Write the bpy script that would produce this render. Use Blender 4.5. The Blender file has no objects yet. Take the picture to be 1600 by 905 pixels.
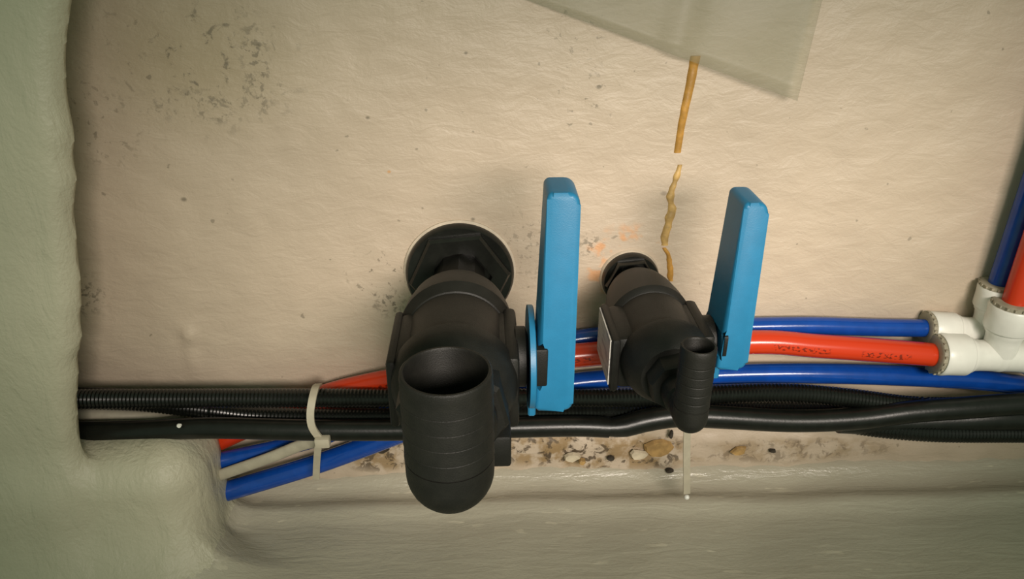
import bpy, bmesh, math, random
import numpy as np
from mathutils import Vector, Matrix, noise as mnoise

random.seed(7)
scene = bpy.context.scene
COL = scene.collection

# ------------------------------------------------------------------ camera
F_PX, W_PX, H_PX = 1200.0, 1600.0, 905.0
PITCH, YAW, DIST = math.radians(27.0), math.radians(2.2), 0.50
FWD = Vector((math.sin(YAW) * math.cos(PITCH), math.cos(YAW) * math.cos(PITCH), -math.sin(PITCH)))
RIGHT = FWD.cross(Vector((0, 0, 1))).normalized()
UP = RIGHT.cross(FWD).normalized()
CAM = -FWD * DIST
cd = bpy.data.cameras.new('camera')
cam = bpy.data.objects.new('camera', cd)
COL.objects.link(cam)
cd.sensor_width = 36.0
cd.lens = 36.0 * F_PX / W_PX
cd.clip_start = 0.01
cam.matrix_world = Matrix((
    (RIGHT.x, UP.x, -FWD.x, CAM.x),
    (RIGHT.y, UP.y, -FWD.y, CAM.y),
    (RIGHT.z, UP.z, -FWD.z, CAM.z),
    (0, 0, 0, 1)))
scene.camera = cam

# ------------------------------------------------------------------ light
world = bpy.data.worlds.new('world')
scene.world = world
world.use_nodes = True
bg = world.node_tree.nodes['Background']
bg.inputs['Color'].default_value = (0.76, 1.0, 0.70, 1)
bg.inputs['Strength'].default_value = 0.31

def strip_lamp(name, loc, target, sx, sy, energy, color, spread):
    ld = bpy.data.lights.new(name, 'AREA')
    ld.shape = 'RECTANGLE'
    ld.size, ld.size_y = sx, sy
    ld.energy = energy
    ld.color = color
    ld.spread = math.radians(spread)
    o = bpy.data.objects.new(name, ld)
    COL.objects.link(o)
    o.location = loc
    o.rotation_euler = (Vector(target) - Vector(loc)).to_track_quat('-Z', 'Y').to_euler()
    return o

# the cabin's horizontal tube lamp, behind and to the right of the viewer
strip_lamp('cabin_lamp', (0.20, -0.64, 0.27), (0.06, 0, 0.0), 0.50, 0.12, 0.80, (1.0, 0.89, 0.79), 45)

scene.view_settings.view_transform = 'Standard'
scene.view_settings.look = 'None'
scene.view_settings.exposure = 0.0
scene.view_settings.gamma = 1.0
scene.view_settings.use_curve_mapping = False

# ------------------------------------------------------------------ helpers
def P(px, py, Y):
    """point of the wall frame seen at a pixel, at distance -Y in front of the wall"""
    d = FWD + RIGHT * ((px - W_PX / 2) / F_PX) + UP * ((H_PX / 2 - py) / F_PX)
    t = (Y - CAM.y) / d.y
    return CAM + d * t

def tag(o, label=None, cat=None, group=None, kind=None):
    if label: o['label'] = label
    if cat: o['category'] = cat
    if group: o['group'] = group
    if kind: o['kind'] = kind
    return o

def link(name, me, mat, parent=None, smooth=True, angle=None):
    if mat is not None:
        me.materials.append(mat)
    o = bpy.data.objects.new(name, me)
    COL.objects.link(o)
    if parent is not None:
        o.parent = parent
    if smooth:
        me.polygons.foreach_set('use_smooth', [True] * len(me.polygons))
        if angle is not None:
            me.set_sharp_from_angle(angle=math.radians(angle))
    me.update()
    return o

def from_bm(name, bm, mat, parent=None, smooth=True, angle=35):
    bmesh.ops.recalc_face_normals(bm, faces=bm.faces)
    me = bpy.data.meshes.new(name)
    bm.to_mesh(me)
    bm.free()
    return link(name, me, mat, parent, smooth, angle)

def empty(name, loc, rot=(0, 0, 0)):
    o = bpy.data.objects.new(name, None)
    o.empty_display_size = 0.01
    COL.objects.link(o)
    o.location = loc
    o.rotation_euler = rot
    return o

def frame_of(d):
    d = Vector(d).normalized()
    a = Vector((0, 0, 1)) if abs(d.z) < 0.9 else Vector((0, 1, 0))
    u = d.cross(a).normalized()
    v = u.cross(d).normalized()
    return d, u, v

def lathe(bm, origin, axis, prof, n=48, sides=None, closed=True, twist=0.0):
    """prof: list of (distance along axis, radius).  sides: polygonal section (hex nut)."""
    d, u, v = frame_of(axis)
    o = Vector(origin)
    rings = []
    n = sides or n
    for t, r in prof:
        ring = []
        for i in range(n):
            a = 2 * math.pi * i / n + twist
            ring.append(bm.verts.new(o + d * t + (u * math.cos(a) + v * math.sin(a)) * max(r, 1e-5)))
        rings.append(ring)
    for a, b in zip(rings[:-1], rings[1:]):
        for i in range(n):
            j = (i + 1) % n
            bm.faces.new((a[i], a[j], b[j], b[i]))
    if closed:
        bm.faces.new(rings[0][::-1])
        bm.faces.new(rings[-1])
    return rings

def rbox(bm, lo, hi, bev=0.001, seg=2):
    lo, hi = Vector(lo), Vector(hi)
    r = bmesh.ops.create_cube(bm, size=1.0)
    vs = r['verts']
    for v in vs:
        v.co = Vector(((lo[k] + hi[k]) / 2 + v.co[k] * (hi[k] - lo[k])) for k in range(3))
    if bev > 0:
        es = list({e for v in vs for e in v.link_edges})
        bmesh.ops.bevel(bm, geom=es, offset=bev, segments=seg, profile=0.5, affect='EDGES')

def catmull(pts, step):
    pts = [Vector(p) for p in pts]
    ext = [pts[0] * 2 - pts[1]] + pts + [pts[-1] * 2 - pts[-2]]
    dense = []
    for i in range(1, len(ext) - 2):
        p0, p1, p2, p3 = ext[i - 1], ext[i], ext[i + 1], ext[i + 2]
        for k in range(24):
            t = k / 24
            dense.append(0.5 * ((2 * p1) + (p2 - p0) * t + (2 * p0 - 5 * p1 + 4 * p2 - p3) * t * t
                                + (3 * p1 - p0 - 3 * p2 + p3) * t ** 3))
    dense.append(pts[-1])
    out, acc, prev = [dense[0]], 0.0, dense[0]
    total = 0.0
    for q in dense[1:]:
        seg = (q - prev).length
        while acc + seg >= step and seg > 1e-9:
            f = (step - acc) / seg
            prev = prev.lerp(q, f)
            out.append(prev.copy())
            seg = (q - prev).length
            acc = 0.0
        acc += seg
        prev = q
    out.append(dense[-1])
    return out

def tube_mesh(name, pts, radius, step=0.006, n=20, squash=1.0):
    """radius: number or function(distance, fraction)"""
    ps = catmull(pts, step)
    N = len(ps)
    verts, uvs_v = [], []
    tan = [(ps[min(i + 1, N - 1)] - ps[max(i - 1, 0)]).normalized() for i in range(N)]
    u = tan[0].cross(Vector((0, 0, 1)))
    if u.length < 0.1: u = tan[0].cross(Vector((0, 1, 0)))
    u.normalize()
    s = 0.0
    dist = []
    for i in range(N):
        if i: s += (ps[i] - ps[i - 1]).length
        dist.append(s)
    for i in range(N):
        u = (u - tan[i] * u.dot(tan[i])).normalized()
        v = tan[i].cross(u)
        r = radius(dist[i], dist[i] / s) if callable(radius) else radius
        for k in range(n):
            a = 2 * math.pi * k / n
            verts.append(ps[i] + u * (math.cos(a) * r * squash) + v * (math.sin(a) * r))
    faces = []
    for i in range(N - 1):
        for k in range(n):
            k2 = (k + 1) % n
            faces.append((i * n + k, i * n + k2, (i + 1) * n + k2, (i + 1) * n + k))
    faces.append(tuple(range(n))[::-1])
    faces.append(tuple((N - 1) * n + k for k in range(n)))
    me = bpy.data.meshes.new(name)
    me.from_pydata([tuple(q) for q in verts], [], faces)
    uv = me.uv_layers.new(name='UVMap')
    co = []
    for i in range(N - 1):
        for k in range(n):
            co += [dist[i], k / n, dist[i], (k + 1) / n, dist[i + 1], (k + 1) / n, dist[i + 1], k / n]
    co += [0.0] * (4 * n)
    uv.data.foreach_set('uv', co)
    return me

def tube(name, pts, radius, mat, parent=None, step=0.006, n=20, squash=1.0, angle=50):
    return link(name, tube_mesh(name, pts, radius, step, n, squash), mat, parent, True, angle)

def px_path(path):
    return [P(*q) for q in path]

# ------------------------------------------------------------------ materials
class NT:
    def __init__(self, name):
        self.m = bpy.data.materials.new(name)
        self.m.use_nodes = True
        self.t = self.m.node_tree
        self.b = self.t.nodes['Principled BSDF']
        self.out = self.t.nodes['Material Output']
        self.tc = self.t.nodes.new('ShaderNodeTexCoord')
    def n(self, typ, **kw):
        nd = self.t.nodes.new(typ)
        for k, v in kw.items(): setattr(nd, k, v)
        return nd
    def l(self, a, b): self.t.links.new(a, b)
    def inp(self, sock, v):
        if hasattr(v, 'is_output'): self.l(v, sock)
        elif v is not None: sock.default_value = v
    def math(self, op, a, b=None, c=None, clamp=False):
        nd = self.n('ShaderNodeMath', operation=op, use_clamp=clamp)
        for i, v in enumerate((a, b, c)):
            if v is not None: self.inp(nd.inputs[i], v)
        return nd.outputs[0]
    def mapping(self, scale=(1, 1, 1), loc=(0, 0, 0), rot=(0, 0, 0), src='Object'):
        mp = self.n('ShaderNodeMapping')
        self.l(self.tc.outputs[src], mp.inputs['Vector'])
        mp.inputs['Scale'].default_value = scale
        mp.inputs['Location'].default_value = loc
        mp.inputs['Rotation'].default_value = rot
        return mp.outputs[0]
    def noise(self, scale, detail=3.0, rough=0.55, vec=None, dist=0.0):
        nd = self.n('ShaderNodeTexNoise')
        nd.inputs['Scale'].default_value = scale
        nd.inputs['Detail'].default_value = detail
        nd.inputs['Roughness'].default_value = rough
        nd.inputs['Distortion'].default_value = dist
        self.l(vec if vec is not None else self.tc.outputs['Object'], nd.inputs['Vector'])
        return nd.outputs['Fac']
    def smooth(self, v, lo, hi, a=0.0, b=1.0):
        nd = self.n('ShaderNodeMapRange', interpolation_type='SMOOTHSTEP')
        self.inp(nd.inputs['Value'], v)
        nd.inputs['From Min'].default_value = lo
        nd.inputs['From Max'].default_value = hi
        nd.inputs['To Min'].default_value = a
        nd.inputs['To Max'].default_value = b
        return nd.outputs['Result']
    def blob(self, c, rx, rz, soft=0.6):
        """elliptical region of the surface (1 inside, 0 outside) around a point"""
        mp = self.n('ShaderNodeMapping')
        self.l(self.tc.outputs['Object'], mp.inputs['Vector'])
        mp.inputs['Scale'].default_value = (1 / rx, 0.0, 1 / rz)
        mp.inputs['Location'].default_value = (-c[0] / rx, 0, -c[2] / rz)
        ln = self.n('ShaderNodeVectorMath', operation='LENGTH')
        self.l(mp.outputs[0], ln.inputs[0])
        return self.smooth(ln.outputs['Value'], 1.0, 1.0 - soft)
    def mix(self, fac, a, b, blend='MIX'):
        nd = self.n('ShaderNodeMix', data_type='RGBA', blend_type=blend)
        self.inp(nd.inputs['Factor'], fac)
        self.inp(nd.inputs[6], a)
        self.inp(nd.inputs[7], b)
        return nd.outputs[2]
    def bump(self, h, strength=0.3, dist=0.001, normal=None):
        nd = self.n('ShaderNodeBump')
        nd.inputs['Strength'].default_value = strength
        nd.inputs['Distance'].default_value = dist
        self.l(h, nd.inputs['Height'])
        if normal is not None: self.l(normal, nd.inputs['Normal'])
        return nd.outputs[0]
    def set(self, **kw):
        for k, v in kw.items():
            self.inp(self.b.inputs[k.replace('_', ' ')], v)
        return self.m

def plain(name, col, rough=0.45, bump=0.1, bscale=900.0, var=0.12, spec=0.5):
    t = NT(name)
    nz = t.noise(120.0, 4.0)
    c = t.mix(t.smooth(nz, 0.35, 0.7), (*[x * (1 - var) for x in col], 1), (*[x * (1 + var) for x in col], 1))
    b = t.bump(t.noise(bscale, 3.0), bump, 0.0006)
    t.set(Base_Color=c, Roughness=rough, Normal=b)
    t.b.inputs['Specular IOR Level'].default_value = spec
    return t.m

def RGBA(r, g, b): return (r, g, b, 1.0)

def make_paint(name, streak, col=(0.63, 0.585, 0.485), rough=0.42, stains=None, seed=0.0, bump=0.22):
    """painted glass fibre laminate with brush or fibre relief stretched along an axis"""
    t = NT(name)
    broad = t.noise(9.0, 3.0)
    c = t.mix(t.smooth(broad, 0.3, 0.7), RGBA(*[x * 0.95 for x in col]), RGBA(*[min(1, x * 1.04) for x in col]))
    if stains: c = stains(t, c)  # overlay also brings in shade and glints painted as colour
    v1 = t.mapping(scale=streak, loc=(seed, seed, seed))
    h1 = t.noise(60.0, 4.0, 0.6, v1, 0.6)
    h2 = t.noise(22.0, 3.0, 0.5)
    h3 = t.noise(420.0, 3.0, 0.6)
    h = t.math('ADD', t.math('MULTIPLY', h1, 0.9), t.math('ADD', t.math('MULTIPLY', h2, 1.1), t.math('MULTIPLY', h3, 0.22)))
    t.set(Base_Color=c, Roughness=rough, Normal=t.bump(h, bump, 0.004))
    return t.m

def floor_glints(t, c):
    v = t.mapping(scale=(45.0, 190.0, 190.0))
    f = t.math('MULTIPLY', t.smooth(t.noise(1.0, 2.0, 0.5, v), 0.64, 0.70), t.smooth(t.noise(11.0, 2.0), 0.42, 0.62))
    return t.mix(t.math('MULTIPLY', f, 0.55), c, RGBA(0.66, 0.60, 0.46))  # glossy glints of the shelf, painted as short paler streaks

def wall_stains_shade(t, c):
    dark = RGBA(0.12, 0.10, 0.07)
    speck = t.noise(120.0, 5.0, 0.66, None, 0.5)
    fine = t.noise(230.0, 3.0, 0.6, None, 0.3)
    # mould patch high on the left
    m = t.blob(P(310, 90, 0), 0.085, 0.060, 0.9)
    c = t.mix(t.math('MULTIPLY', m, 0.55), c, RGBA(0.30, 0.24, 0.14))
    s = t.math('MULTIPLY', m, t.smooth(speck, 0.56, 0.66))
    c = t.mix(t.math('MULTIPLY', s, 0.75), c, dark)
    for q, rx, rz, th, k in ((P(400, 100, 0), 0.012, 0.040, 0.52, 0.60), (P(330, 165, 0), 0.05, 0.015, 0.55, 0.5),
                             (P(115, 460, 0), 0.03, 0.022, 0.52, 0.75), (P(135, 190, 0), 0.05, 0.04, 0.58, 0.5)):
        mm = t.blob(q, rx, rz, 0.8)
        c = t.mix(t.math('MULTIPLY', t.math('MULTIPLY', mm, t.smooth(fine, th, th + 0.09)), k), c, dark)
    # speckles round the large through-hull
    for q, r, th, k in ((P(600, 440, 0), 0.034, 0.60, 0.75), (P(840, 385, 0), 0.034, 0.55, 0.55),
                        (P(922, 383, 0), 0.012, 0.50, 0.7), (P(910, 165, 0), 0.03, 0.62, 0.6), (P(900, 40, 0), 0.035, 0.62, 0.55),
                        (P(610, 475, 0), 0.014, 0.50, 0.7)):
        mm = t.blob(q, r, r, 0.8)
        c = t.mix(t.math('MULTIPLY', t.math('MULTIPLY', mm, t.smooth(fine, th, th + 0.07)), k), c, dark)
    mm = t.blob(P(850, 400, 0), 0.035, 0.03, 0.9)
    c = t.mix(t.math('MULTIPLY', mm, 0.45), c, RGBA(0.30, 0.25, 0.19))
    # brown shadow between the two valves, painted into the wall colour
    mm = t.blob(P(915, 490, 0), 0.030, 0.045, 0.9)
    c = t.mix(t.math('MULTIPLY', mm, 0.6), c, RGBA(0.29, 0.20, 0.135))
    # orange sealant smear round the small through-hull
    ring = t.math('MULTIPLY', t.blob(P(975, 410, 0), 0.030, 0.030, 0.3), t.smooth(t.noise(60.0, 3.0), 0.52, 0.64))
    c = t.mix(t.math('MULTIPLY', ring, 0.65), c, RGBA(0.58, 0.26, 0.09))
    for q, r, colr in ((P(608, 268, 0), 0.0016, RGBA(0.50, 0.22, 0.05)), (P(575, 183, 0), 0.0018, dark), (P(739, 342, 0), 0.002, dark), (P(935, 135, 0), 0.0022, dark), (P(728, 82, 0), 0.0016, dark), (P(288, 311, 0), 0.0026, dark), (P(1037, 302, 0), 0.003, RGBA(0.25, 0.2, 0.15))):
        c = t.mix(t.math('MULTIPLY', t.blob(q, r, r * 0.8, 0.8), 0.7), c, colr)
    # scattered dots everywhere
    dots = t.smooth(t.noise(150.0, 2.0, 0.4), 0.735, 0.77)
    c = t.mix(t.math('MULTIPLY', dots, 0.5), c, dark)
    # dirty bare strip under the cables
    for q, rx, rz, k in ((P(960, 705, 0), 0.080, 0.020, 0.9), (P(850, 700, 0), 0.05, 0.018, 0.85), (P(600, 710, 0), 0.032, 0.018, 0.85),
                         (P(1230, 700, 0), 0.10, 0.014, 0.45), (P(400, 760, 0), 0.07, 0.02, 0.4)):
        mm = t.blob(q, rx, rz, 0.5)
        c = t.mix(t.math('MULTIPLY', t.math('MULTIPLY', mm, t.smooth(t.noise(48.0, 4.0, 0.6), 0.42, 0.56)), k), c, RGBA(0.25, 0.165, 0.075))
        c = t.mix(t.math('MULTIPLY', t.math('MULTIPLY', mm, t.smooth(speck, 0.515, 0.60)), k), c, RGBA(0.07, 0.048, 0.028))
    return c

M = {}
M['wall'] = make_paint('hull_paint', (1.0, 1.0, 2.2), col=(0.46, 0.375, 0.285), rough=0.5, stains=wall_stains_shade, bump=0.26)
M['rib'] = make_paint('rib_paint', (1.2, 1.2, 0.5), col=(0.445, 0.415, 0.31), rough=0.5, seed=3.0, bump=0.55)
M['floor'] = make_paint('shelf_paint', (0.45, 2.5, 2.5), col=(0.395, 0.362, 0.283), rough=0.26, seed=5.0, bump=0.30, stains=floor_glints)
M['lump'] = M['rib']
M['black'] = plain('black_nylon', (0.0082, 0.0078, 0.0062), 0.52, 0.22, 1500.0, 0.2, 0.32)
M['black_gloss'] = plain('black_flange_plastic', (0.008, 0.0085, 0.0068), 0.30, 0.12, 500.0, 0.2, 0.4)
M['cable'] = plain('black_cable_sheath', (0.0060, 0.0068, 0.0054), 0.32, 0.12, 500.0, 0.25, 0.36)
M['loom'] = plain('black_loom', (0.0052, 0.0060, 0.0048), 0.27, 0.05, 500.0, 0.2, 0.40)
M['blue_handle'] = plain('blue_handle_plastic', (0.012, 0.150, 0.295), 0.42, 0.12, 1800.0, 0.04)
M['blue_pipe'] = plain('blue_pipe_plastic', (0.004, 0.050, 0.28), 0.18, 0.04, 500.0, 0.08)
M['white_fit'] = plain('white_fitting_plastic', (0.72, 0.71, 0.66), 0.35, 0.05, 500.0, 0.03)
M['grey_ring'] = plain('grey_collet', (0.30, 0.27, 0.20), 0.5, 0.1, 600.0, 0.15)
M['tie'] = plain('nylon_tie', (0.42, 0.38, 0.29), 0.40, 0.05, 600.0, 0.06)
M['grey_cable'] = plain('grey_cable_sheath', (0.36, 0.33, 0.25), 0.5, 0.08, 600.0, 0.08)
M['sealant'] = plain('pale_sealant', (0.52, 0.44, 0.35), 0.5, 0.3, 300.0, 0.1)
M['ochre'] = plain('ochre_resin', (0.42, 0.215, 0.040), 0.45, 0.4, 250.0, 0.22)
M['ochre_pale'] = plain('pale_ochre_resin', (0.43, 0.275, 0.095), 0.5, 0.5, 250.0, 0.28)
M['chip_dark'] = plain('dark_grit', (0.030, 0.022, 0.014), 0.7, 0.4, 300.0, 0.3)
M['chip_ochre'] = plain('ochre_flake', (0.34, 0.21, 0.075), 0.65, 0.4, 300.0, 0.25)
M['chip_pale'] = plain('pale_paint_flake', (0.50, 0.43, 0.31), 0.6, 0.3, 300.0, 0.12)

def red_pipe_mat():
    t = NT('red_pipe_plastic')
    v = t.mapping(scale=(1.0, 1.0, 1.0), src='UV')
    sep = t.n('ShaderNodeSeparateXYZ'); t.l(v, sep.inputs[0])
    vv = sep.outputs['Y']; uu = sep.outputs['X']
    sc = t.mapping(scale=(420.0, 26.0, 1.0), src='UV')
    mk = t.smooth(t.noise(1.0, 1.0, 0.5, sc), 0.50, 0.60)
    word = t.mapping(scale=(34.0, 0.0, 0.0), src='UV')
    wm = t.smooth(t.noise(1.0, 0.0, 0.5, word), 0.45, 0.50)
    band = t.math('MULTIPLY', t.smooth(vv, PRINT_V - 0.05, PRINT_V - 0.03), t.smooth(vv, PRINT_V + 0.05, PRINT_V + 0.03))
    f = t.math('MULTIPLY', t.math('MULTIPLY', mk, wm), t.math('MULTIPLY', band, 0.75))
    c = t.mix(f, RGBA(0.52, 0.036, 0.008), RGBA(0.07, 0.010, 0.006))
    t.set(Base_Color=c, Roughness=0.22)
    return t.m
PRINT_V = 0.51
M['red_pipe'] = red_pipe_mat()

def sheet_mat():
    t = NT('clear_plastic_sheet')
    t.set(Base_Color=RGBA(0.34, 0.33, 0.22), Roughness=0.32)
    t.b.inputs['Alpha'].default_value = 0.24
    return t.m
M['sheet'] = sheet_mat()

def sticker_mat():
    t = NT('printed_sticker')
    v = t.mapping(scale=(1, 60.0, 330.0))
    f = t.smooth(t.noise(1.0, 2.0, 0.5, v), 0.52, 0.60)
    t.set(Base_Color=t.mix(t.math('MULTIPLY', f, 0.55), RGBA(0.50, 0.48, 0.44), RGBA(0.16, 0.16, 0.18)), Roughness=0.5)
    return t.m
M['sticker'] = sticker_mat()

# ------------------------------------------------------------------ setting: hull wall
_d1, _d2 = P(297, 523, 0), P(300, 560, 0)
DRIPS = [(_d1.x, _d1.z, 0.0035, 0.006, 0.0035), (_d2.x, _d2.z, 0.0035, 0.012, 0.0014)]
def wall_y(x, z):
    y = 0.0024 * mnoise.noise((x * 5, z * 5, 1.7)) + 0.0011 * mnoise.noise((x * 22, z * 30, 4.1)) \
        + 0.0006 * mnoise.noise((x * 75, z * 95, 8.3))
    for cx, cz, rx, rz, h in DRIPS:
        y -= h * math.exp(-((x - cx) / rx) ** 2 - ((z - cz) / rz) ** 2)
    if z < -0.118:   # old laminate edge low down, rough and slightly proud
        k = min(1.0, (-0.118 - z) / 0.006)
        y -= k * (0.0025 + 0.0022 * mnoise.noise((x * 60, z * 60, 2.2)) + 0.0012 * mnoise.noise((x * 150, z * 150, 5.5)))
    return y

def build_wall():
    x0, x1, z0, z1, s = -0.62, 0.68, -0.24, 0.46, 0.0035
    nx, nz = int((x1 - x0) / s) + 1, int((z1 - z0) / s) + 1
    xs, zs = np.linspace(x0, x1, nx), np.linspace(z0, z1, nz)
    verts = []
    for z in zs:
        for x in xs:
            y = wall_y(x, z)
            verts.append((x, y, z))
    faces = [(j * nx + i, j * nx + i + 1, (j + 1) * nx + i + 1, (j + 1) * nx + i) for j in range(nz - 1) for i in range(nx - 1)]
    me = bpy.data.meshes.new('wall_back')
    me.from_pydata(verts, [], faces)
    o = link('wall_back', me, M['wall'])
    tag(o, 'cream painted hull side with mould specks, stains and painted shade behind the valves', None, None, 'structure')
    # thickness of the hull
    so = o.modifiers.new('thickness', 'SOLIDIFY'); so.thickness = 0.012; so.offset = -1.0
    return o
build_wall()

# ------------------------------------------------------------------ setting: rib, moulded hump and shelf as one blended laminate
RIB_TOP, RIB_BOT = P(97, 0, -0.075), P(110, 640, -0.075)
def rib_edge(z):
    f = (z - RIB_BOT.z) / (RIB_TOP.z - RIB_BOT.z)
    return RIB_BOT.x + (RIB_TOP.x - RIB_BOT.x) * f
FLOOR_Z = P(1000, 742, 0).z
HUMP_TOP, HUMP_X = P(270, 684, -0.050).z, P(334, 745, -0.045).x

def smin(a, b, k):
    h = np.clip(0.5 + 0.5 * (b - a) / k, 0, 1)
    return b * (1 - h) + a * h - k * h * (1 - h)

def build_laminate():
    s = 0.004
    lo, hi = np.array((-0.62, -0.34, -0.30)), np.array((0.68, 0.012, 0.46))
    n = np.ceil((hi - lo) / s).astype(int)
    X, Y, Z = np.meshgrid(*[lo[i] + s * np.arange(n[i]) for i in range(3)], indexing='ij')
    def sdf(X, Y, Z):
        wob = 0.0022 * np.sin(23 * Z + 1.3) * np.sin(9 * Z + 0.4) + 0.0010 * np.sin(71 * Z) + 0.0007 * np.sin(150 * Z + 2 * np.sin(60 * Z))
        wobf = 0.0015 * np.sin(31 * X + 2 * np.sin(12 * X)) + 0.001 * np.sin(47 * Z + 18 * X)
        # floor shelf: ridge near the wall, falling away towards the viewer
        d = -Y
        zf = FLOOR_Z - 0.07 * d + 0.0048 * np.exp(-((d - 0.029 - 0.012 * X) / 0.0085) ** 2) + 0.010 * np.exp(-(d / 0.010) ** 2)
        zf = zf + 0.0012 * np.sin(19 * X + 1.0) + 0.0007 * np.sin(53 * X + 40 * d)
        fl = (Z - zf) * 0.95
        # rib: rounded box
        ex = rib_edge(Z) + wob - 0.85 * np.maximum(Y + 0.075 - 0.012, 0)
        qx, qy = X - (ex - 0.011), -(Y) - (0.075 + wobf - 0.011)
        rb = np.sqrt(np.maximum(qx, 0) ** 2 + np.maximum(qy, 0) ** 2) + np.minimum(np.maximum(qx, qy), 0) - 0.011
        # hump: rounded block against the rib, its front flowing down to the shelf
        rad = 0.026 + 0.0010 * np.sin(40 * X + 30 * Z)
        top = HUMP_TOP + 0.05 * (X - HUMP_X)
        hx = X - (HUMP_X - rad)
        hz = Z - (top - rad)
        hy = np.abs(Y + 0.040) - (0.036 - rad)
        hp = np.sqrt(np.maximum(hx, 0) ** 2 + np.maximum(hy, 0) ** 2 + np.maximum(hz, 0) ** 2) + np.minimum(np.maximum(np.maximum(hx, hy), hz), 0) - rad
        hp = hp * 0.9
        return smin(smin(fl, hp, 0.014 + 0.045 * np.clip((-Y - 0.045) / 0.03, 0, 1)), rb, 0.012 + 0.02 * np.clip((-Y - 0.06) / 0.03, 0, 1))
    D = sdf(X, Y, Z).astype(np.float32)
    del X, Y, Z
    ins = D < 0
    c = sum(ins[i:n[0] - 1 + i, j:n[1] - 1 + j, k:n[2] - 1 + k].astype(np.int8) for i in (0, 1) for j in (0, 1) for k in (0, 1))
    act = (c > 0) & (c < 8)
    idx = -np.ones(act.shape, dtype=np.int64)
    cells = np.argwhere(act)
    idx[act] = np.arange(len(cells))
    acc = np.zeros((len(cells), 3)); cnt = np.zeros(len(cells))
    corners = [(i, j, k) for i in (0, 1) for j in (0, 1) for k in (0, 1)]
    for a in corners:
        for ax in range(3):
            if a[ax]: continue
            b = list(a); b[ax] = 1
            da = D[tuple((cells + a).T)]; db = D[tuple((cells + b).T)]
            m = (da < 0) != (db < 0)
            t = np.where(m, da / np.where(m, da - db, 1), 0)
            p = cells + np.array(a, float)
            p[:, ax] += t
            acc[m] += p[m]; cnt[m] += 1
    pos = lo + s * (acc / cnt[:, None])
    quads = []
    for ax in range(3):
        o1, o2 = [(1, 2), (2, 0), (0, 1)][ax]
        sl_a = [slice(None)] * 3; sl_b = [slice(None)] * 3
        sl_a[ax] = slice(0, -1); sl_b[ax] = slice(1, None)
        ch = ins[tuple(sl_a)] != ins[tuple(sl_b)]
        e = np.argwhere(ch)
        ok = (e[:, o1] > 0) & (e[:, o2] > 0) & (e[:, o1] < act.shape[o1]) & (e[:, o2] < act.shape[o2]) & (e[:, ax] < act.shape[ax])
        e = e[ok]
        flip = ~ins[tuple(e.T)]
        e1 = e.copy(); e1[:, o1] -= 1
        e2 = e.copy(); e2[:, o2] -= 1
        e12 = e1.copy(); e12[:, o2] -= 1
        q = np.stack([idx[tuple(v.T)] for v in (e, e1, e12, e2)], 1)
        q[flip] = q[flip][:, ::-1]
        quads.append(q)
    quads = np.concatenate(quads)
    quads = quads[(quads >= 0).all(1)]
    # analytic normals
    g = 0.0015
    x, y, z = pos.T
    nrm = np.stack([sdf(x + g, y, z) - sdf(x - g, y, z), sdf(x, y + g, z) - sdf(x, y - g, z), sdf(x, y, z + g) - sdf(x, y, z - g)], 1)
    nrm /= np.linalg.norm(nrm, axis=1)[:, None] + 1e-9
    cen = pos[quads].mean(1)
    re = rib_edge(cen[:, 2])
    is_rib = cen[:, 0] < re + 0.002
    is_hump = (~is_rib) & (cen[:, 0] < HUMP_X + 0.004) & (cen[:, 2] > FLOOR_Z + 0.006)
    for nm, mask, mat, lab in (('trim_1', is_rib, 'rib', 'pale green painted upright rib at the left edge'),
                               ('trim_2', is_hump, 'lump', 'rounded laminated hump where the rib meets the shelf'),
                               ('floor', ~(is_rib | is_hump), 'floor', 'grey painted shelf along the foot of the hull')):
        q = quads[mask]
        used, inv = np.unique(q, return_inverse=True)
        me = bpy.data.meshes.new(nm)
        me.from_pydata(pos[used].tolist(), [], inv.reshape(-1, 4).tolist())
        o = link(nm, me, M[mat])
        me.normals_split_custom_set_from_vertices(nrm[used].tolist())
        tag(o, lab, None, None, 'structure')
build_laminate()

# ------------------------------------------------------------------ clear plastic sheet at the top
def build_sheet():
    a, b, c = P(770, -20, -0.004), P(1246, 158, -0.010), P(1300, -60, -0.006)
    d = P(745, -420, -0.004); e = P(1420, -520, -0.006)
    n = 28
    bm = bmesh.new()
    grid = []
    for j in range(n + 1):
        v = j / n
        l, r = a.lerp(d, v), b.lerp(c, v / 0.25) if v <= 0.25 else c.lerp(e, (v - 0.25) / 0.75)
        row = []
        for i in range(n + 1):
            u = i / n
            p = l.lerp(r, u)
            p.y += 0.0008 * mnoise.noise((u * 6, v * 6, 3.0)) - 0.004 * math.exp(-((u - 0.58 - 0.1 * v) / 0.03) ** 2) * math.exp(-v * 4)
            p.y = min(p.y, -0.0032)
            row.append(bm.verts.new(p))
        grid.append(row)
    for j in range(n):
        for i in range(n):
            bm.faces.new((grid[j][i], grid[j][i + 1], grid[j + 1][i + 1], grid[j + 1][i]))
    o = from_bm('plastic_sheet', bm, M['sheet'], None, True, None)
    so = o.modifiers.new('thickness', 'SOLIDIFY'); so.thickness = 0.0006
    tag(o, 'translucent plastic sheet corner hanging against the hull top right', 'plastic sheet')
build_sheet()

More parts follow.
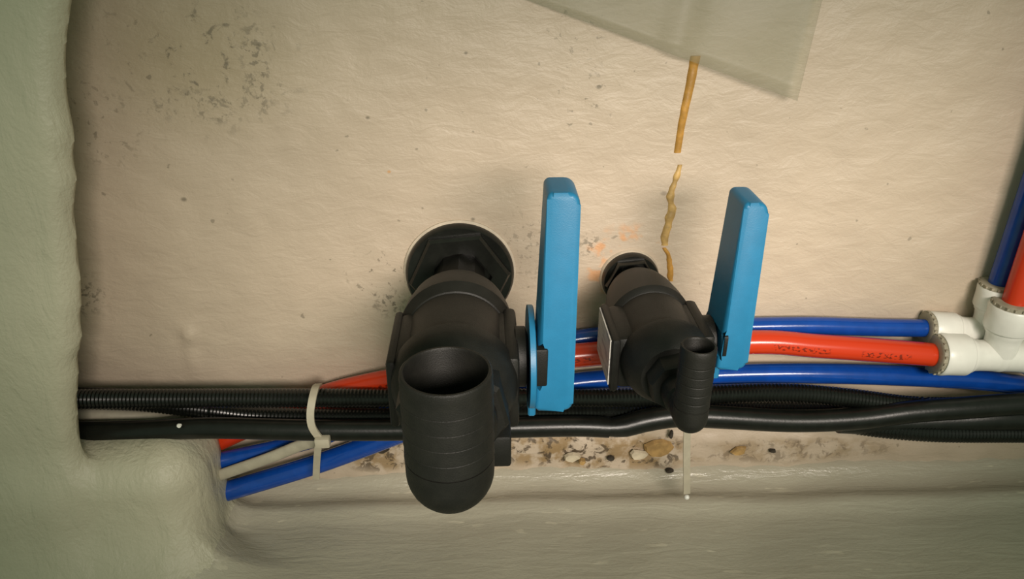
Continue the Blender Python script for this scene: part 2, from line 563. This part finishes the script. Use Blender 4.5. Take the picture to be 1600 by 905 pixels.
# ------------------------------------------------------------------ valves
OUT = Vector((0, -1, 0))
def valve(name, label, loc, rotz, S):
    root = empty(name, loc, (0, 0, rotz))
    tag(root, label, 'valve', 'hull valves')
    blk = M['black']
    # wall flange: round plate, raised hex rim
    bm = bmesh.new()
    R = S['nut_r']
    lathe(bm, (0, 0, 0), OUT, [(-0.004, R * 0.98), (0.004, R), (0.0065, R * 0.985), (0.008, R * 0.95), (0.008, R * 0.3)], 64)
    from_bm('wall_flange', bm, M['black_gloss'], root)
    bm = bmesh.new()
    lathe(bm, (0, 0, 0), OUT, [(-0.004, R * 1.03 + 0.0005), (0.0016, R * 1.03 + 0.0002), (0.0030, R * 0.99)], 64)
    tag(from_bm('sealant_ring', bm, M['sealant'], root), 'pale sealant ring on the hull')
    bm = bmesh.new()
    h = S['hex_h']
    lathe(bm, (0, 0, 0), OUT, [(0.006, R * 0.93), (h - 0.002, R * 0.93), (h, R * 0.88), (h, S['neck_r'] * 1.25), (h - 0.006, S['neck_r'] * 1.2), (h - 0.006, 0.002)], sides=6, twist=math.radians(-5))
    from_bm('flange_nut', bm, M['black_gloss'], root, True, 25)
    # threaded neck
    bm = bmesh.new()
    nr = S['neck_r']
    lathe(bm, (0, 0, 0), OUT, [(0.0, nr), (S['neck_p'], nr), (S['neck_p'] + 0.001, nr * 0.8)], sides=10, twist=math.radians(18))
    from_bm('neck', bm, blk, root, True, 25)
    # barrel body
    bm = bmesh.new()
    lathe(bm, (0, 0, 0), OUT, S['barrel'], 64)
    cp, tr = S['cp'], S['tr']
    # square side blocks that carry the stem
    e = S['plate']
    rbox(bm, (-S['wl'], -cp - e * 0.92, -e * 0.9), (S['wr'], -cp + e * 0.92, e * S['blk']), 0.004, 2)
    from_bm('body', bm, blk, root, True, 28)
    # side cap opposite the handle
    bm = bmesh.new()
    e = S['plate']
    rbox(bm, (-S['wl'] - 0.003, -cp - e, -e * 0.95), (-S['wl'] + 0.002, -cp + e, e * S['blk']), 0.0025, 2)
    cap = from_bm('side_plate', bm, blk, root)
    if S.get('sticker'):
        bm = bmesh.new()
        k = e * 0.86
        rbox(bm, (-S['wl'] - 0.0036, -cp - k, -k * 0.9), (-S['wl'] - 0.0029, -cp + k, k * S['blk']), 0.0)
        tag(from_bm('sticker', bm, M['sticker'], cap, False), 'pale printed sticker')
    # bonnet under the handle
    bm = bmesh.new()
    rbox(bm, (S['wr'] - 0.004, -cp - e, -e), (S['wr'] + 0.003, -cp + e, e * S['blk'] * 1.05), 0.0025, 2)
    lathe(bm, (0, -cp, 0), (1, 0, 0), [(S['wr'] + 0.002, e * 0.6), (S['wr'] + 0.007, e * 0.6), (S['wr'] + 0.008, e * 0.5)], 32)
    from_bm('bonnet', bm, blk, root)
    # coupling collar with lugs
    bm = bmesh.new()
    lathe(bm, (0, 0, 0), OUT, S['collar'], 64)
    p0, p1, cr = S['lug']
    lathe(bm, (0, 0, 0), OUT, [(p0, cr), (p1 - 0.002, cr), (p1, cr * 0.93), (p1, 0.004)], sides=8, twist=math.radians(10))
    if S.get('lug_box'):
        rbox(bm, *S['lug_box'], 0.0015, 2)
    from_bm('coupling_nut', bm, blk, root, True, 28)
    # elbow and hose tail
    r, pe, zt, br = S['tail_r'], S['pe'], S['tail_top'], S['bend']
    nb = S['barbs']
    zs = zt * 0.16
    ztop = zt
    bm = bmesh.new()
    N = 56
    rings = []
    def ring(c, t, rad):
        rings.append([bm.verts.new(c + Vector((math.cos(2 * math.pi * k / N) * rad, math.sin(2 * math.pi * k / N) * rad, 0))) for k in range(N)])
    upz = Vector((0, 0, 1))
    ring(Vector((0, -pe, 0.0)), upz, r)
    ring(Vector((0, -pe, zs)), upz, r)
    ph = (ztop - 0.004 - zs) / nb
    for b in range(nb):
        zb = zs + b * ph
        ring(Vector((0, -pe, zb)), upz, r * 0.978)
        ring(Vector((0, -pe, zb + 0.0005)), upz, r * 0.978)
        ring(Vector((0, -pe, zb + 0.0009)), upz, r * 1.010)
        ring(Vector((0, -pe, zb + ph * 0.97)), upz, r * 0.990)
    ring(Vector((0, -pe, ztop - 0.003)), upz, r * 1.0)
    ring(Vector((0, -pe, ztop - 0.0006)), upz, r * 0.985)
    ring(Vector((0, -pe, ztop)), upz, r * 0.955)
    th = S['tail_wall']
    ring(Vector((0, -pe, ztop)), upz, r - th)
    ring(Vector((0, -pe, ztop - 0.001)), upz, r - th - 0.0004)
    ring(Vector((0, -pe, 0.0)), upz, r - th - 0.0012)
    for a, b in zip(rings[:-1], rings[1:]):
        for k in range(N):
            k2 = (k + 1) % N
            bm.faces.new((a[k], a[k2], b[k2], b[k]))
    bm.faces.new(rings[-1])
    # rounded elbow heel: hemisphere under the tail, then the horizontal leg
    prev = rings[0]
    for i in range(1, 11):
        a = math.pi / 2 * i / 10
        rr = max(r * math.cos(a), 1e-5)
        cur = [bm.verts.new((math.cos(2 * math.pi * k / N) * rr, -pe + math.sin(2 * math.pi * k / N) * rr, -r * math.sin(a))) for k in range(N)]
        for k in range(N):
            bm.faces.new((prev[k], cur[k], cur[(k + 1) % N], prev[(k + 1) % N]))
        prev = cur
    lathe(bm, (0, 0, 0), OUT, [(S['leg_p'], r * 1.12), (pe - r * 1.5, r * 1.10), (pe - r * 1.35, r), (pe - r * 0.1, r * 0.99)], N)
    from_bm('hose_tail', bm, blk, root, True, 32)
    # handle
    hx0, hx1 = S['hx']        # grip left edge at the foot, right edge
    zb, ztp = S['hz']
    yf, yb = -S['hp'][1], -S['hp'][0]
    tx = S['taper']           # left edge moves right by this much at the top
    bm = bmesh.new()
    def prof(z):
        f = (z - zb) / (ztp - zb)
        return hx0 + tx * max(0.0, f) ** 1.0
    R1 = 0.006
    outline = []
    # right side up, rounded top right, top left, left side down, foot right corner
    def arc(cx, cz, rr, a0, a1, k=6):
        return [(cx + rr * math.cos(a0 + (a1 - a0) * i / k), cz + rr * math.sin(a0 + (a1 - a0) * i / k)) for i in range(k + 1)]
    outline += arc(hx1 - 0.005, zb + 0.005, 0.005, -math.pi / 2, 0)
    outline += arc(hx1 - R1, ztp - R1, R1, 0, math.pi / 2)
    outline += arc(prof(ztp) + 0.003, ztp - 0.003, 0.003, math.pi / 2, math.pi)
    zn = S['notch']          # notch for the stem boss
    outline += [(prof(zn[1]), zn[1]), (prof(zn[1]) + S['notch_w'], zn[1]), (prof(zn[0]) + S['notch_w'], zn[0]), (prof(zn[0]), zn[0])]
    outline += [(hx0, zb + 0.002), (hx0 + 0.002, zb)]
    def fy(z):   # front face leans back a little towards the top
        return yf + S['lean'] * max(0, (z - zb) / (ztp - zb))
    fr = [bm.verts.new((x, fy(z), z)) for x, z in outline]
    bk = [bm.verts.new((x, yb, z)) for x, z in outline]
    n = len(outline)
    ff = bm.faces.new(fr); bm.faces.new(bk[::-1])
    for i in range(n):
        j = (i + 1) % n
        bm.faces.new((fr[i], bk[i], bk[j], fr[j]))
    bmesh.ops.bevel(bm, geom=list(ff.edges), offset=0.0022, segments=3, profile=0.5, affect='EDGES')
    hd = from_bm('handle', bm, M['blue_handle'], root, True, 40)
    tag(hd, 'blue lever handle')
    # hub plate of the handle
    bm = bmesh.new()
    xh = S['wr'] + 0.0085
    hr = S['hub_r']
    lathe(bm, (0, -cp, 0), (1, 0, 0), [(xh, hr), (xh + 0.0026, hr), (xh + 0.0030, hr - 0.0006)], 48)
    rbox(bm, (xh, -cp - 0.008, -hr - 0.006), (xh + 0.004, -cp + 0.004, 0), 0.0008, 1)
    rbox(bm, (xh, yf + 0.004, zb + 0.006), (hx0 + 0.004, yb - 0.004, zb + 0.03), 0.0008, 1)
    from_bm('hub_plate', bm, M['blue_handle'], hd)
    # black stem boss in the notch
    bm = bmesh.new()
    zc = (zn[0] + zn[1]) / 2
    hh = (zn[1] - zn[0]) / 2 - 0.0006
    rbox(bm, (xh + 0.001, fy(zc) - 0.001, zc - hh), (prof(zc) + S['notch_w'] - 0.0006, yb - 0.002, zc + hh), 0.0012, 2)
    from_bm('stem_boss', bm, blk, hd)
    return root

big_loc = P(719, 424, 0)
valve('seacock_valve', 'large black valve with wide hose tail and tall blue handle', big_loc, 0.0, dict(
    nut_r=0.0345, hex_h=0.013, neck_r=0.0165, neck_p=0.055,
    barrel=[(0.044, 0.017), (0.046, 0.0215), (0.050, 0.0252), (0.057, 0.0282), (0.066, 0.0302), (0.0755, 0.0314), (0.0770, 0.0314), (0.0830, 0.0280), (0.0835, 0.0272), (0.128, 0.0272), (0.130, 0.02)],
    cp=0.104, tr=0.0265, wl=0.0300, wr=0.0290, plate=0.0265, blk=0.55,
    collar=[(0.122, 0.027), (0.1225, 0.0312), (0.1300, 0.0312), (0.1345, 0.0300), (0.1400, 0.0270), (0.1440, 0.0240), (0.1440, 0.01)],
    lug=(0.140, 0.157, 0.0265), lug_box=((0.012, -0.156, -0.0300), (0.0270, -0.136, -0.012)),
    tail_r=0.0186, pe=0.191, tail_top=0.0488, bend=0.017, leg_p=0.150, barbs=5, tail_wall=0.0018,
    hx=(0.0400, 0.0598), hz=(-0.0215, 0.0955), hp=(0.098, 0.124), taper=0.0045, lean=0.004,
    notch=(-0.0065, 0.0165), notch_w=0.0060, hub_r=0.027))

small_loc = P(983, 432, 0)
valve('seacock_valve', 'smaller black valve with narrow hose tail and short blue handle', small_loc, math.radians(1.0), dict(
    nut_r=0.0185, hex_h=0.012, neck_r=0.0125, neck_p=0.040,
    barrel=[(0.020, 0.014), (0.022, 0.0170), (0.028, 0.0195), (0.037, 0.0216), (0.050, 0.0234), (0.0605, 0.0242), (0.0642, 0.0222), (0.0647, 0.0215), (0.102, 0.0215), (0.104, 0.016)],
    cp=0.080, tr=0.0205, wl=0.0262, wr=0.0230, plate=0.0215, blk=0.60, sticker=True,
    collar=[(0.0985, 0.021), (0.0990, 0.0240), (0.1020, 0.0240), (0.1080, 0.0225), (0.1150, 0.0190), (0.1175, 0.0165), (0.1175, 0.008)],
    lug=(0.116, 0.1285, 0.0145),
    tail_r=0.0083, pe=0.151, tail_top=0.0390, bend=0.0085, leg_p=0.122, barbs=6, tail_wall=0.0013,
    hx=(0.0295, 0.0465), hz=(-0.0105, 0.0850), hp=(0.070, 0.098), taper=0.004, lean=0.004,
    notch=(-0.002, 0.012), notch_w=0.0035, hub_r=0.0165))

# ------------------------------------------------------------------ water pipes
RB, RR = 0.0060, 0.0078
upper_blue = px_path([(1470, 513, -0.010), (1380, 512, -0.010), (1250, 509, -0.010), (1100, 513, -0.010), (920, 527, -0.009), (760, 560, -0.008), (640, 620, -0.009), (540, 668, -0.012), (470, 692, -0.018), (330, 724, -0.026), (240, 748, -0.034)])
tag(tube('water_pipe', upper_blue, RB, M['blue_pipe'], None, 0.008, 24), 'blue pipe above the red pipe, ending in the rear white tee', 'pipe', 'water pipes')
lower_blue = px_path([(1950, 606, -0.016), (1660, 608, -0.016), (1600, 603, -0.016), (1500, 592, -0.016), (1300, 584, -0.016), (1120, 586, -0.014), (900, 598, -0.012), (760, 630, -0.012), (640, 672, -0.012), (560, 702, -0.014), (480, 730, -0.018), (340, 772, -0.028), (240, 800, -0.034)])
tag(tube('water_pipe', lower_blue, 0.0070, M['blue_pipe'], None, 0.008, 24), 'lowest blue pipe running below the red pipe and out at right edge', 'pipe', 'water pipes')
red = px_path([(1476, 556, -0.026), (1390, 549, -0.026), (1280, 541, -0.026), (1165, 535, -0.025), (930, 553, -0.024), (760, 570, -0.023), (610, 595, -0.019), (510, 618, -0.014), (410, 656, -0.013), (310, 702, -0.012), (250, 728, -0.013)])
tag(tube('water_pipe', red, RR, M['red_pipe'], None, 0.008, 24), 'red pipe running behind the valves into the front white tee', 'pipe', 'water pipes')

def tee(label, c, left_len, left_end_dir, up_len, r_pipe, ring_r):
    root = empty('tee_fitting', c)
    tag(root, label, 'pipe fitting', 'white tee fittings')
    ldir = Vector(left_end_dir).normalized()
    br, cr = r_pipe * 1.32, r_pipe * 1.78
    bm = bmesh.new()
    for d, ln in ((ldir, left_len), (Vector((0, 0, 1)), up_len), (-ldir, left_len)):
        lathe(bm, (0, 0, 0), d, [(0.0, br), (ln * 0.30, br), (ln * 0.42, br * 1.05), (ln * 0.46, br * 1.16), (ln * 0.52, br * 1.16), (ln * 0.62, br * 1.2)], 36)
    bmesh.ops.create_uvsphere(bm, u_segments=24, v_segments=14, radius=br * 1.05)
    from_bm('tee_body', bm, M['white_fit'], root, True, 40)
    for d, ln in ((ldir, left_len), (Vector((0, 0, 1)), up_len), (-ldir, left_len)):
        bm = bmesh.new()
        lathe(bm, (0, 0, 0), d, [(ln * 0.50, br * 1.1), (ln * 0.52, cr * 0.95), (ln * 0.55, cr), (ln * 0.80, cr), (ln * 0.93, cr * 1.03), (ln * 0.96, cr * 0.98), (ln * 0.96, r_pipe * 1.05)], 40)
        col = from_bm('collar', bm, M['white_fit'], root, True, 40)
        bm = bmesh.new()
        dd, u, v = frame_of(d)
        lathe(bm, (0, 0, 0), d, [(ln * 0.90, r_pipe * 1.06), (ln * 0.955, ring_r), (ln * 1.02, ring_r), (ln * 1.035, ring_r * 0.93), (ln * 1.035, r_pipe * 1.02)], 36)
        # teeth of the gripping ring
        for k in range(18):
            a = 2 * math.pi * k / 18
            cpt = dd * (ln * 1.0) + (u * math.cos(a) + v * math.sin(a)) * ring_r
            t = bmesh.ops.create_cube(bm, size=0.0016)
            for vv in t['verts']: vv.co += cpt
        from_bm('grip_ring', bm, M['grey_ring'], root, True, 40)
    return root

tcR = P(1558, 556, -0.026)
dR = (P(1460, 553, -0.026) - tcR)
tee('white tee joining the red pipes, in front of another tee', tcR, dR.length, dR, 0.0395, RR, 0.0128)
tcB = P(1537, 516, -0.010)
dB = (P(1447, 513, -0.010) - tcB)
tee('white tee joining the blue pipes, behind the front tee', tcB, dB.length, dB, 0.0345, RB + 0.0004, 0.0108)
upB = [tcB + Vector((0, 0, 0.012)), tcB + Vector((0.001, 0, 0.08)), tcB + Vector((0.001, -0.001, 0.18)), tcB + Vector((0.0, 0.0, 0.40))]
tag(tube('riser_pipe', upB, 0.0068, M['blue_pipe'], None, 0.01, 24), 'blue pipe rising from the rear white tee', 'pipe', 'water pipes')
upR = [tcR + Vector((0, 0, 0.012)), tcR + Vector((0.0, 0, 0.08)), tcR + Vector((0.0, 0.0, 0.18)), tcR + Vector((0.0, 0.0, 0.40))]
tag(tube('riser_pipe', upR, RR, M['red_pipe'], None, 0.01, 24), 'red pipe rising from the front white tee', 'pipe', 'water pipes')

# ------------------------------------------------------------------ black cables and conduits
def loom_r(r, pitch=0.0024):
    return lambda s, f: r * (1.0 + 0.055 * (1 if (s / pitch) % 1.0 < 0.5 else -1))
def loom(path, r, label):
    o = tube('corrugated_conduit', px_path(path), loom_r(r), M['loom'], None, 0.0012, 16, 1.0, 30)
    return tag(o, label, 'conduit', 'black conduits along the hull')
def cable(path, r, label, name='black_cable', mat='cable', squash=1.0):
    o = tube(name, px_path(path), r, M[mat], None, 0.006, 20, squash)
    return tag(o, label, 'cable', 'black cables along the hull')

loom([(10, 624, -0.034), (250, 623, -0.034), (420, 622, -0.034), (620, 622, -0.034), (800, 622, -0.034), (960, 622, -0.034), (1120, 616, -0.034), (1230, 614, -0.034), (1330, 622, -0.034), (1430, 634, -0.034), (1540, 634, -0.034), (1660, 628, -0.034), (1950, 620, -0.034)], 0.0060,
     'topmost ribbed black conduit of the bundle')
loom([(10, 624, -0.021), (200, 628, -0.021), (330, 642, -0.025), (420, 650, -0.031), (620, 651, -0.032), (800, 648, -0.032), (960, 645, -0.031), (1120, 642, -0.024), (1300, 642, -0.022), (1450, 648, -0.021), (1660, 650, -0.021), (1950, 660, -0.021)], 0.0056,
     'middle ribbed black conduit of the bundle')
cable([(10, 676, -0.038), (200, 674, -0.041), (330, 669, -0.044), (480, 672, -0.046), (640, 672, -0.046), (800, 668, -0.046), (900, 666, -0.046), (951, 668, -0.046)], 0.0068,
      'thick smooth black sleeve along the bottom of the bundle, left part')
cable([(905, 667, -0.045), (950, 668, -0.045), (975, 666, -0.044), (1010, 657, -0.043), (1060, 650, -0.042), (1120, 652, -0.042), (1240, 658, -0.042), (1340, 654, -0.042), (1420, 644, -0.042), (1500, 638, -0.042), (1660, 628, -0.040), (1950, 620, -0.040)], (lambda d, f: 0.0058 if d < 0.018 else min(0.0074, 0.0058 + (d - 0.018) * 0.12)),
      'thick smooth black cable right of the small valve')
cable([(10, 614, -0.010), (180, 617, -0.010), (320, 628, -0.010), (480, 638, -0.010), (620, 638, -0.010)], 0.0045,
      'thin black cable crossing behind the bundle at left')
cable([(1310, 655, -0.034), (1380, 658, -0.034), (1480, 656, -0.036), (1560, 652, -0.038), (1660, 652, -0.038), (1950, 644, -0.038)], 0.0095,
      'black taped cable wrap at the right edge')
loom([(1310, 660, -0.034), (1380, 670, -0.038), (1460, 676, -0.042), (1560, 677, -0.042), (1660, 676, -0.042), (1950, 668, -0.042)], 0.0062,
     'short ribbed black conduit lowest at the right edge')
o = tube('grey_cable', px_path([(10, 648, -0.024), (150, 648, -0.024), (230, 652, -0.022), (320, 660, -0.020)]), 0.0040, M['grey_cable'])
tag(o, 'short grey cable glimpsed between black cables beside the rib', 'cable')
o = tube('pale_cable', px_path([(250, 776, -0.034), (340, 744, -0.034), (420, 716, -0.034), (470, 696, -0.036), (497, 691, -0.040), (506, 690, -0.044)]), 0.0042, M['grey_cable'], None, 0.006, 16, 0.6)
tag(o, 'pale flat cable lying on the lower left blue pipe', 'cable')

# ------------------------------------------------------------------ cable ties
def strap(bm, pts, width, thick, axis=Vector((1, 0, 0))):
    ps = catmull(pts, 0.0025)
    rows = []
    for i, p in enumerate(ps):
        t = (ps[min(i + 1, len(ps) - 1)] - ps[max(i - 1, 0)]).normalized()
        w = (axis - t * axis.dot(t)).normalized()
        nn = t.cross(w)
        rows.append([bm.verts.new(p + w * a * width / 2 + nn * b * thick / 2) for a, b in ((-1, -1), (1, -1), (1, 1), (-1, 1))])
    for a, b in zip(rows[:-1], rows[1:]):
        for k in range(4):
            bm.faces.new((a[k], a[(k + 1) % 4], b[(k + 1) % 4], b[k]))
    bm.faces.new(rows[0][::-1]); bm.faces.new(rows[-1])

def build_ties():
    root = empty('cable_tie', P(497, 740, -0.03))
    inv = root.location
    tag(root, 'off-white cable tie looped round the black bundle at left', 'cable tie', 'cable ties')
    bm = bmesh.new()
    pts = [P(498, 601, -0.022), P(493, 606, -0.038), P(488, 625, -0.048), P(485, 648, -0.0525), P(488, 668, -0.0545), P(500, 686, -0.0535)]
    strap(bm, [p - inv for p in pts], 0.0046, 0.0014)
    from_bm('loop', bm, M['tie'], root)
    bm = bmesh.new()
    strap(bm, [p - inv for p in (P(500, 684, -0.0540), P(497, 700, -0.052), P(495, 722, -0.046), P(494, 748, -0.040))], 0.0044, 0.0014)
    from_bm('tail', bm, M['tie'], root)
    bm = bmesh.new()
    c = P(503, 690, -0.0550) - inv
    rbox(bm, c - Vector((0.0042, 0.0030, 0.0034)), c + Vector((0.0052, 0.0030, 0.0034)), 0.001, 2)
    from_bm('head', bm, M['tie'], root)
    root = empty('cable_tie', P(1073, 770, -0.02))
    inv = root.location
    tag(root, 'off-white cable tie tail hanging down below the small valve', 'cable tie', 'cable ties')
    bm = bmesh.new()
    strap(bm, [p - inv for p in (P(1075, 640, -0.048), P(1074, 668, -0.049), P(1073, 700, -0.044), P(1073, 740, -0.040), P(1073, 771, -0.038))], 0.0046, 0.0014)
    from_bm('tail', bm, M['tie'], root)
    bm = bmesh.new()
    c = P(1073, 777, -0.038) - inv
    bmesh.ops.create_icosphere(bm, subdivisions=2, radius=0.0019, matrix=Matrix.Translation(c))
    tag(from_bm('tip', bm, M['white_fit'], root), 'bright white cut tip')
build_ties()

# ------------------------------------------------------------------ ochre resin run on the wall
def bead(name, pts_w, mat, label, seed, wob):
    """half round bead lying on the wall; pts_w = (px, py, half width in mm)"""
    ps = [(P(a, b, -0.001), w) for a, b, w in pts_w]
    cl = catmull([q for q, _ in ps], 0.0016)
    bm = bmesh.new()
    rows = []
    n = len(cl)
    for i, p in enumerate(cl):
        f = i / (n - 1) * (len(ps) - 1)
        k = min(int(f), len(ps) - 2)
        w = (ps[k][1] * (1 - (f - k)) + ps[k + 1][1] * (f - k)) / 1000
        w *= 1 + wob * mnoise.noise((i * 0.35, seed, 0))
        dx = wob * 0.0012 * mnoise.noise((i * 0.25, seed + 5, 0))
        row = []
        for j in range(7):
            a = math.pi * j / 6
            row.append(bm.verts.new((p.x + math.cos(a) * w + dx, wall_y(p.x, p.z) + 0.0006 - math.sin(a) * (w * 0.5 + 0.0008), p.z)))
        rows.append(row)
    for a, b in zip(rows[:-1], rows[1:]):
        for j in range(6): bm.faces.new((a[j], a[j + 1], b[j + 1], b[j]))
    bm.faces.new(rows[0]); bm.faces.new(rows[-1][::-1])
    o = from_bm(name, bm, M[mat], None, True, 60)
    return tag(o, label, 'resin run', 'ochre runs on the hull')

bead('resin_run', [(1087, 87, 3.1), (1078, 135, 2.8), (1067, 185, 2.5), (1059, 239, 2.3)], 'ochre', 'straight smooth ochre resin streak high on the hull', 1.0, 0.1)
bead('resin_run', [(1063, 258, 1.6), (1057, 278, 2.2), (1048, 306, 2.3), (1050, 330, 3.0), (1042, 360, 2.8), (1038, 384, 2.6)], 'ochre_pale', 'wavy pale ochre crack filling midway down the hull', 2.0, 0.6)
bead('resin_run', [(1038, 388, 1.4), (1045, 400, 1.9), (1047, 416, 2.0), (1049, 440, 2.0)], 'ochre', 'short ochre end of the streak just above the small valve', 3.0, 0.5)

# ------------------------------------------------------------------ flakes and grit along the foot of the hull
def chip(px, py, Y, w, h, t, mat, name, label, cat='flake'):
    c = P(px, py, Y)
    bm = bmesh.new()
    n = 9
    rnd = random.Random(int(px * 13 + py))
    top, bot = [], []
    for k in range(n):
        a = 2 * math.pi * k / n
        q = 0.75 + 0.45 * rnd.random()
        x, z = math.cos(a) * w / 2 * q, math.sin(a) * h / 2 * q
        top.append(bm.verts.new((x * 0.85, -t * (0.25 + 0.3 * rnd.random()), z * 0.85)))
        bot.append(bm.verts.new((x, t * 0.8, z)))
    bm.faces.new(top); bm.faces.new(bot[::-1])
    for k in range(n):
        bm.faces.new((top[k], bot[k], bot[(k + 1) % n], top[(k + 1) % n]))
    o = from_bm(name, bm, M[mat], None, False)
    o.location = c
    return tag(o, label, cat, 'flakes and grit below the cables')
chip(1155, 705, -0.005, 0.0115, 0.0085, 0.0016, 'chip_ochre', 'resin_flake', 'single ochre flake right of the hanging cable tie tail')
chip(1030, 702, -0.005, 0.0200, 0.0150, 0.0022, 'chip_ochre', 'resin_flake', 'large ochre flake left of the hanging cable tie tail')
chip(998, 712, -0.006, 0.0140, 0.0090, 0.0018, 'chip_pale', 'paint_flake', 'pale flake left of the large ochre flake')
chip(893, 716, -0.006, 0.0120, 0.0080, 0.0024, 'chip_pale', 'paint_flake', 'white flake standing proud right of the large hose tail')
chip(910, 722, -0.008, 0.0050, 0.0045, 0.0030, 'chip_ochre', 'resin_flake', 'tiny yellowish lump beside the white flake')
chip(1047, 736, -0.007, 0.0062, 0.0040, 0.0020, 'chip_dark', 'grit', 'black crumb just left of the tie tail on the shelf edge', 'grit')
chip(1049, 680, -0.006, 0.0035, 0.0065, 0.0018, 'chip_dark', 'grit', 'black crumb under the small hose tail', 'grit')
chip(1208, 705, -0.005, 0.0050, 0.0030, 0.0016, 'chip_dark', 'grit', 'black crumb farthest right under the cables', 'grit')
chip(954, 717, -0.006, 0.0055, 0.0045, 0.0016, 'chip_dark', 'grit', 'black crumb midway between the two hose tails', 'grit')
chip(597, 704, -0.004, 0.0100, 0.0070, 0.0016, 'chip_dark', 'grit', 'brown scab left of the large hose tail', 'grit')
o = chip(280, 666, -0.0495, 0.0030, 0.0030, 0.0010, 'white_fit', 'paint_spot', 'white paint dot on the black sleeve at left', 'paint spot')
